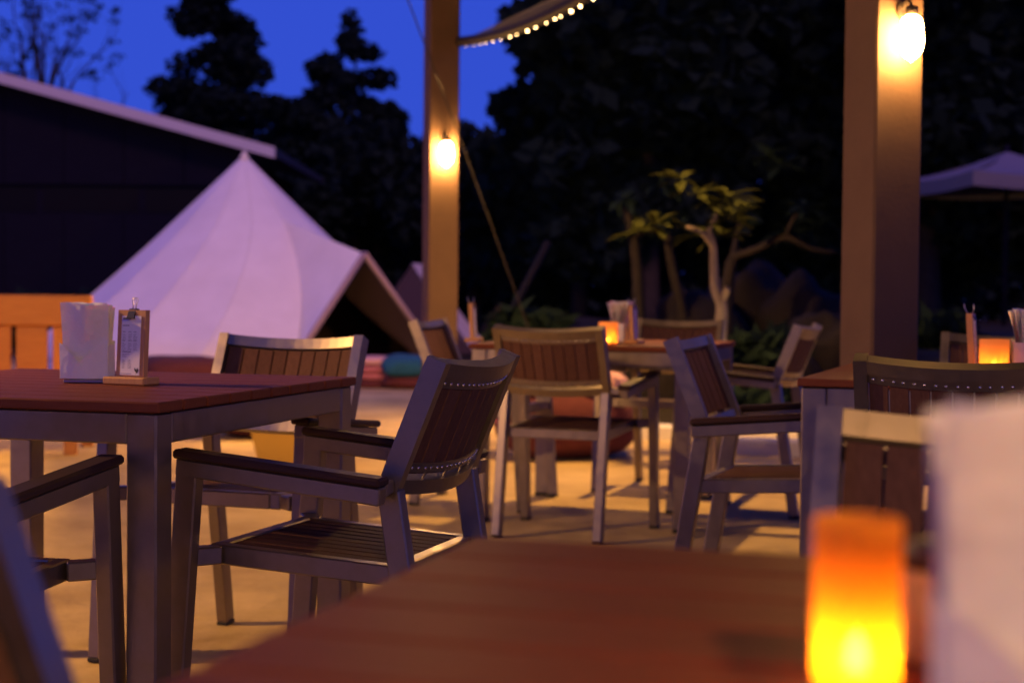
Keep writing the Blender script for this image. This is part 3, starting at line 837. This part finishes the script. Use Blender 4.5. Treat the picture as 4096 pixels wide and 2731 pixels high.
# ------------------------------------------------------------------ vegetation
def leaves(blobs, count, size, rnd, elong=1.6, droop=0.0):
    """leaf faces spread through ellipsoid blobs"""
    vs = np.zeros((count * 4, 3)); k = 0
    wts = np.array([b[3] * b[4] * b[5] for b in blobs]) ** .6; wts /= wts.sum()
    rng = np.random.default_rng(rnd.randint(0, 10 ** 6))
    pick = rng.choice(len(blobs), count, p=wts)
    B = np.array(blobs)[pick]
    d = rng.normal(size=(count, 3)); d /= np.linalg.norm(d, axis=1)[:, None]
    rad = rng.random(count) ** .42
    c = B[:, :3] + d * rad[:, None] * B[:, 3:6]
    a = rng.normal(size=(count, 3)); a[:, 2] *= .6; a[:, 2] -= droop; a /= np.linalg.norm(a, axis=1)[:, None]
    b = rng.normal(size=(count, 3)); b -= a * (a * b).sum(1)[:, None]; b /= np.linalg.norm(b, axis=1)[:, None]
    s = size * rng.uniform(.6, 1.5, count)[:, None]
    vs[0::4] = c - a * s * elong / 2; vs[1::4] = c + b * s / 2; vs[2::4] = c + a * s * elong / 2; vs[3::4] = c - b * s / 2
    m = MB(); m.v = [tuple(p) for p in vs]; m.f = [(4 * i, 4 * i + 1, 4 * i + 2, 4 * i + 3) for i in range(count)]
    return m

def tree(name, label, x, y, trunk_h, top, blobs, count, size, seed, lm='leaf_dark', bark='bark', limbs=7, r0=.16, group=None, gz=0.0):
    rnd = random.Random(seed)
    t = thing(name, label, 'tree', (x, y, gz), 0, group)
    m = MB(); pts = []; rs = []
    for i in range(9):
        f = i / 8; pts.append((math.sin(f * 3 + seed) * .12 * f, math.cos(f * 2 + seed) * .12 * f, f * top * .9)); rs.append(r0 * (1 - .85 * f))
    m.tube(pts, rs, 8)
    tr = m.build('trunk', bark, t)
    bs = sorted(blobs, key=lambda b: -b[3])[:limbs]
    for b in bs:
        z0 = max(trunk_h * .7, min(top * .8, b[2] - .6 * math.hypot(b[0], b[1]) - .3))
        f = z0 / (top * .9); p0 = Vector((math.sin(f * 3 + seed) * .12 * f, math.cos(f * 2 + seed) * .12 * f, z0))
        p1 = Vector(b[:3]); mid = p0.lerp(p1, .5) + Vector((rnd.uniform(-.1, .1), rnd.uniform(-.1, .1), .12))
        l = MB(); l.tube([p0, mid, p1], [r0 * .4, r0 * .25, r0 * .08], 6); l.build('limb', bark, tr)
    leaves(blobs, count, size, rnd).build('crown', lm, t)
    return t

def blob_cone(rnd, h0, h1, rmax, n, flat=.5, power=1.0):
    out = []
    for i in range(n):
        f = (i + rnd.random()) / n; z = h0 + (h1 - h0) * f
        rr = rmax * (1 - f) ** power + .12; a = rnd.uniform(0, 6.283); q = rr * rnd.uniform(.45, .95)
        s = rr * rnd.uniform(.30, .55) + .12
        out.append((q * math.cos(a), q * math.sin(a), z, s, s, s * flat))
    out.append((0, 0, h1, .25, .25, .5))
    return out
def blob_round(rnd, zc, rx, rz, n, s0=.35, s1=.6):
    out = []
    for i in range(n):
        d = Vector((rnd.gauss(0, 1), rnd.gauss(0, 1), rnd.gauss(0, 1))).normalized() * rnd.random() ** .5
        s = rx * rnd.uniform(s0, s1)
        out.append((d.x * rx, d.y * rx, zc + d.z * rz, s, s, s * .7))
    return out
TRG = 'dark trees silhouetted behind the garden'
rnd = random.Random(11)
DX = lambda px, Z: (px - 1176) / 3593 * Z                         # column of the layout drawing -> metres at distance Z
tree('tiered_tree', 'tall dark tiered tree standing left against the blue sky', DX(497, 40), 40, 2, 8.6, blob_cone(rnd, 3.2, 8.7, 1.75, 48, .55, .42), 17000, .125, 3, group=TRG)
tree('tiered_tree', 'ragged dark pine left of the slim pillar against the sky', DX(800, 38), 38, 2, 7.6, blob_cone(rnd, 3.3, 7.3, 1.35, 32, .55, .55), 9500, .125, 5, group=TRG)
tree('broadleaf_tree', 'rounded dark tree between the two pines', DX(690, 37), 37, 1.5, 6.2, blob_round(rnd, 4.3, 1.2, 1.7, 20), 9500, .13, 6, group=TRG)
tree('broadleaf_tree', 'low dark tree behind the tent peak', DX(640, 33), 33, 1.0, 3.8, blob_round(rnd, 2.6, 1.5, 1.4, 16), 5200, .18, 8, group=TRG)
tree('broadleaf_tree', 'low dark tree left of the slim pillar above the tent', DX(870, 34), 34, 1.0, 4.4, blob_round(rnd, 2.9, 1.7, 1.6, 20), 6500, .18, 9, group=TRG)
tree('broadleaf_tree', 'low dark tree just right of the slim pillar', DX(1090, 32), 32, 1.0, 4.2, blob_round(rnd, 2.5, 1.6, 1.6, 20), 6500, .18, 10, group=TRG)
big = [(1480, 24, 7.6, 2.0, 21), (1800, 27, 9.0, 2.6, 22), (2130, 25, 9.0, 2.6, 23), (2420, 26, 9.0, 2.6, 24)]
bl_lab = ['huge dark tree right of the sky gap, right of the slim pillar', 'huge dark tree above the lit frangipani', 'huge dark tree seen behind the thick pillar', 'huge dark tree at the right edge above the parasol']
for (px, Z, top, rx, sd), lab in zip(big, bl_lab):
    rr = random.Random(sd)
    bb = blob_round(rr, top * .55, rx, top * .42, 40, .32, .52)
    tree('forest_tree', lab, DX(px, Z), Z, 1.5, top, bb, 15000, .22, sd, lm='leaf_mid', r0=.25, group=TRG)
rr = random.Random(31)
tree('forest_tree', 'dark bushy tree below the sky gap right of the slim pillar', DX(1260, 30), 30, 1, 4.0, blob_round(rr, 2.3, 1.9, 1.6, 22), 7500, .2, 32, lm='leaf_mid', group=TRG)
rr = random.Random(33)
tree('forest_tree', 'tall dark tree edge bordering the sky gap on its right', DX(1330, 27), 27, 1, 6.3, blob_round(rr, 3.6, 1.25, 2.4, 22), 8000, .2, 34, lm='leaf_mid', group=TRG)
# distant wood closing the view
rr = random.Random(40)
wb = []
for i in range(70):
    x = -14 + i * .62; wb.append((x, 46 + rr.uniform(-1, 2), 1.2 + rr.uniform(0, .8), 1.6, 1.2, 2.2 + rr.random() * .9 + (3.4 if x > 6 else 0)))
leaves(wb, 26000, .34, rr).build('far_wood', 'leaf_dark', label='dark mass of far woodland along the horizon', cat='woodland', kind='stuff')
# sparse tree behind the roof
sp = thing('sparse_tree', 'thin nearly bare tree above the sloping roof at upper left', 'tree', (DX(95, 34), 34, 0), 0, TRG)
m = MB(); rr = random.Random(50)
tips = []
m.tube([(0, 0, 0), (.05, 0, 2.5), (.0, 0, 4.6)], [.16, .13, .09], 8)
trk = m.build('trunk', 'bark', sp)
def grow(p, d, L, r, lev):
    q = MB(); pts = [p]; rs = [r]
    for i in range(4):
        d = (d + Vector((rr.uniform(-.3, .3), rr.uniform(-.3, .3), rr.uniform(-.05, .28)))).normalized()
        pts.append(pts[-1] + d * L / 4); rs.append(r * (1 - .16 * (i + 1)))
    br.append((pts, rs))
    if lev < 4:
        for k in range(2 if lev else 3):
            i = rr.choice((2, 3, 4)); dd = (d + Vector((rr.uniform(-.9, .9), rr.uniform(-.9, .9), rr.uniform(-.1, .5)))).normalized()
            grow(pts[i], dd, L * rr.uniform(.55, .8), rs[i] * .72, lev + 1)
    else: tips.append(pts[-1])
for k in range(11):
    br = []
    grow(Vector((0, 0, 2.9 + k * .16)), Vector((rr.uniform(-.8, .8), rr.uniform(-.5, .5), .8)).normalized(), 1.9, .085, 1)
    q = MB()
    for pts, rs in br: q.tube(pts, rs, 5)
    q.build('bough', 'bark', sp)
wb = [(p.x, p.y, p.z, .16, .16, .1) for p in tips]
leaves(wb, 1500, .055, rr).build('crown', 'leaf_dark', sp)
# hedge bushes before the slate building
for i, (px, lab) in enumerate(((60, 'dark bush before the slate building at the far left'), (170, 'dark bush before the slate building left of the tent'))):
    rr = random.Random(60 + i)
    b = thing('bush', lab, 'bush', (DX(px, 20.5), 20.5, 0), 0, 'dark bushes')
    leaves(blob_round(rr, .55, .55, .45, 10), 1500, .11, rr).build('foliage', 'leaf_dark', b)
    q = MB(); q.tube([(0, 0, 0), (.02, 0, .6)], [.03, .015], 6); q.build('stem', 'bark', b)

# frangipani trees in the bed, the nearest lit from below
def frangipani(name, label, x, y, gz, paths, clusters, seed, lm, leaf=.17, nleaf=15, bark='bark_shaded'):
    t = thing(name, label, 'tree', (x, y, gz), 0, 'frangipani trees')
    for i, (pts, r0, r1) in enumerate(paths):
        # refine the path with a smooth curve
        P_ = [Vector(p) for p in pts]; fine = []
        for k in range(len(P_) - 1):
            p0 = P_[max(k - 1, 0)]; p1 = P_[k]; p2 = P_[k + 1]; p3 = P_[min(k + 2, len(P_) - 1)]
            for s in np.linspace(0, 1, 6)[:-1]:
                fine.append(.5 * ((2 * p1) + (p2 - p0) * s + (2 * p0 - 5 * p1 + 4 * p2 - p3) * s * s + (3 * p1 - p0 - 3 * p2 + p3) * s ** 3))
        fine.append(P_[-1])
        m = MB(); m.tube(fine, list(np.linspace(r0, r1, len(fine))), 9)
        m.build('trunk' if i == 0 else 'branch', bark, t)
    rr = random.Random(seed)
    for c in clusters:
        m = MB(); C = Vector(c)
        for k in range(nleaf):
            a = rr.uniform(0, 6.283); el = rr.uniform(-.35, .7)
            d = Vector((math.cos(a) * math.cos(el), math.sin(a) * math.cos(el), math.sin(el))); s = d.cross(Vector((0, 0, 1))).normalized()
            L = leaf * rr.uniform(.7, 1.25); w = L * .17; up = s.cross(d)
            ps = []
            for f, ww in ((0, .15), (.3, .8), (.6, 1), (.85, .6), (1, .05)):
                c0 = C + d * (.02 + L * f) - Vector((0, 0, .25 * L * f * f))
                ps.append((c0 + s * w * ww + up * w * .25 * ww, c0 - up * 0.0, c0 - s * w * ww + up * w * .25 * ww))
            vs = [p for tr_ in ps for p in tr_]; fs = []
            for q in range(4):
                fs += [(q * 3, q * 3 + 1, q * 3 + 4, q * 3 + 3), (q * 3 + 1, q * 3 + 2, q * 3 + 5, q * 3 + 4)]
            m.add(vs, fs)
        m.build('leaf_cluster', lm, t)
    return t
FX, FY = DX(1650, 8.9), 8.9
px = lambda X, Y, Z: (DX(X, Z) - FX, Z - FY, .96 + (678 - Y) / 3593 * Z)
frangipani('frangipani_tree', 'forked pale frangipani lit from below behind the middle table', FX, FY, 0,
    [([(0.01, 0, 0), (0.0, 0, .5), px(1654, 760, 8.9), px(1657, 718, 8.9), px(1655, 690, 8.9)], .045, .03),
     ([px(1655, 695, 8.9), px(1641, 660, 8.92), px(1637, 600, 8.95), px(1634, 560, 8.95), px(1622, 530, 8.95)], .03, .018),
     ([px(1655, 695, 8.9), px(1664, 675, 8.88), px(1669, 662, 8.85)], .024, .018),
     ([px(1634, 565, 8.95), px(1608, 535, 8.9), px(1575, 522, 8.85)], .017, .010),
     ([px(1622, 530, 8.95), px(1640, 500, 8.95), px(1648, 480, 8.95)], .014, .010)],
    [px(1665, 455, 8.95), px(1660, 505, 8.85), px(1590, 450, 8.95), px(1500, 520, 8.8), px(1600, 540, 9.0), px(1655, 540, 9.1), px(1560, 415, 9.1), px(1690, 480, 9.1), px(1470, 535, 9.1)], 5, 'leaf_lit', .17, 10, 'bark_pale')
F2X, F2Y = DX(1672, 12.2), 12.2
px2 = lambda X, Y, Z: (DX(X, Z) - F2X, Z - F2Y, .96 + (679 - Y) / 3593 * Z - .45)
frangipani('frangipani_tree', 'dark frangipani with a long branch reaching towards the thick pillar', F2X, F2Y, .45,
    [([(0, 0, 0), px2(1668, 690, 12.2), px2(1675, 620, 12.2), px2(1682, 590, 12.2)], .06, .04),
     ([px2(1682, 590, 12.2), px2(1740, 570, 12.1), px2(1800, 545, 12.0), px2(1860, 570, 12.0), px2(1915, 578, 12)], .035, .016),
     ([px2(1682, 590, 12.2), px2(1690, 540, 12.3), px2(1700, 500, 12.3)], .03, .015),
     ([px2(1800, 545, 12.0), px2(1815, 510, 12), px2(1835, 480, 12)], .02, .012)],
    [px2(1840, 475, 12), px2(1810, 525, 12), px2(1700, 490, 12.3), px2(1790, 380, 12.4), px2(1760, 360, 12.4), px2(1870, 520, 12)], 8, 'leaf_mid', .2, 14)
F3X, F3Y = DX(1470, 12.6), 12.6
px3 = lambda X, Y, Z: (DX(X, Z) - F3X, Z - F3Y, .96 + (677 - Y) / 3593 * Z - .45)
frangipani('frangipani_tree', 'dark frangipani with twin trunks left of the lit one', F3X, F3Y, .45,
    [([(0, 0, 0), px3(1466, 700, 12.6), px3(1462, 620, 12.6), px3(1450, 540, 12.6), px3(1432, 470, 12.6)], .06, .03),
     ([(.38, .1, -.05), px3(1572, 740, 12.7), px3(1548, 640, 12.7), px3(1532, 560, 12.7), px3(1528, 520, 12.7)], .05, .03),
     ([px3(1528, 525, 12.7), px3(1490, 530, 12.6), px3(1462, 540, 12.6)], .025, .02)],
    [px3(1490, 510, 12.6), px3(1460, 530, 12.6), px3(1430, 460, 12.6), px3(1520, 500, 12.7), px3(1550, 500, 12.7), px3(1510, 430, 12.7)], 9, 'leaf_mid', .2, 14)
# garden spotlight lighting the frangipani
sp_ = thing('garden_spotlight', 'small garden spotlight at the foot of the lit frangipani', 'spotlight', (FX + .02, FY - .26, 0))
m = MB(); m.tube([(0, 0, 0), (0, 0, .40)], .008, 8); m.build('spike', 'dark_metal', sp_)
m = MB(); m.lathe([(0, .40), (.030, .40), (.034, .41), (.034, .475), (.030, .475), (.030, .44), (0, .44)], 18); m.build('housing', 'dark_metal', sp_)
ld = bpy.data.lights.new('spot_lamp', 'SPOT'); ld.energy = 6; ld.spot_size = R(80); ld.spot_blend = .6; ld.color = (1.0, .66, .26); ld.shadow_soft_size = .025
lo = bpy.data.objects.new('spot_lamp', ld); lo.location = (0, 0, .48); lo.rotation_euler = (R(180 - 22), 0, 0); col.objects.link(lo); lo.parent = sp_

# boulders
def boulder(label, x, y, z, sx, sy, sz, seed):
    m = MB()
    def fn(u, v):
        a = 2 * math.pi * u; b = math.pi * (v - .5)
        d = Vector((math.cos(b) * math.cos(a), math.cos(b) * math.sin(a), math.sin(b)))
        k = 1 + .35 * noise.noise(d * 1.3 + Vector((seed, 0, 0))) + .14 * noise.noise(d * 3.5 + Vector((seed, 3, 0)))
        return (d.x * sx * k, d.y * sy * k, d.z * sz * k)
    m.grid(fn, 28, 16); m.smooth = True
    o = m.build('boulder', 'rock', label=label, cat='boulder', group='boulders in the planting bed')
    o.location = (x, y, z)
for a in [('large rounded boulder left of the thick pillar', DX(1840, 13), 13, .62, .42, .45, .48, 1), ('boulder at the kerb right of the middle table', DX(1760, 11.2), 11.2, .35, .42, .4, .34, 2),
          ('boulder behind the lit frangipani', DX(1730, 13.5), 13.5, .72, .40, .5, .52, 3), ('boulder beside the thick pillar foot', DX(1895, 11.4), 11.4, .42, .40, .4, .40, 4),
          ('boulder low behind the middle table', DX(1500, 11.6), 11.6, .28, .40, .4, .30, 5), ('dark boulder above the back-turned armchair', DX(1250, 13.6), 13.6, .3, .45, .45, .42, 6),
          ('small pale boulder right of the slim pillar', DX(1143, 13.2), 13.2, .55, .13, .15, .28, 7), ('boulder left of the lit frangipani', DX(1590, 13.0), 13.0, .55, .42, .4, .42, 8)]:
    boulder(*a)
# low plants in the bed
for i, (X, Z, h, lab) in enumerate(((1740, 10.9, .30, 'low green plant at the kerb right of the middle table'), (1960, 11.5, .34, 'low green plant right of the thick pillar foot'), (2140, 12.5, .42, 'grassy plant behind the right-hand candle'), (1225, 13.0, .45, 'low plant above the back-turned armchair'), (1790, 10.6, .25, 'low green plant under the leaning armchair'))):
    rr = random.Random(80 + i)
    zb = 0.02 if X in (1790,) else .35
    b = thing('low_plant', lab, 'plant', (DX(X, Z), Z, zb), 0, 'low plants in the bed')
    leaves([(rr.uniform(-.2, .2), rr.uniform(-.15, .15), h * .6, .2, .2, h * .5) for _ in range(5)], 420, .10, rr, 3.0).build('foliage', 'leaf_mid', b)

# ------------------------------------------------------------------ parasol far right
pr = thing('parasol', 'pale square parasol open in the dark at the right edge', 'parasol', (DX(2305, 19.5), 19.5, 0.4), R(12))
Hh = .98; ez = 2.05; tz = 2.38
cs = [(-Hh, -Hh), (Hh, -Hh), (Hh, Hh), (-Hh, Hh)]
for i in range(4):
    (xa, ya), (xb, yb) = cs[i], cs[(i + 1) % 4]
    m = MB()
    def fn(u, v):
        x_ = (xa + (xb - xa) * u) * (1 - v); y_ = (ya + (yb - ya) * u) * (1 - v)
        return (x_, y_, ez + (tz - ez) * v - .05 * math.sin(math.pi * u) * (1 - v) - .05 * math.sin(math.pi * v))
    m.grid(fn, 10, 8); m.smooth = True; m.build('canopy_panel', 'parasol', pr)
    m = MB()
    m.grid(lambda u, v: (xa + (xb - xa) * u, ya + (yb - ya) * u, ez - .04 * math.sin(math.pi * u) - .004 - .17 * v), 10, 2); m.build('valance', 'parasol', pr)
    m = MB(); m.tube([(xa * .98, ya * .98, ez - .02), (0, 0, tz - .06)], .012, 6); m.build('rib', 'dark_metal', pr)
m = MB(); m.tube([(0, 0, 0.1), (0, 0, tz + .08)], .028, 10); m.build('pole', 'weathered', pr)
m = MB(); m.lathe([(0, 0), (.35, 0), (.35, .08), (.05, .10), (0, .10)], 24); m.build('base', 'rock', pr)
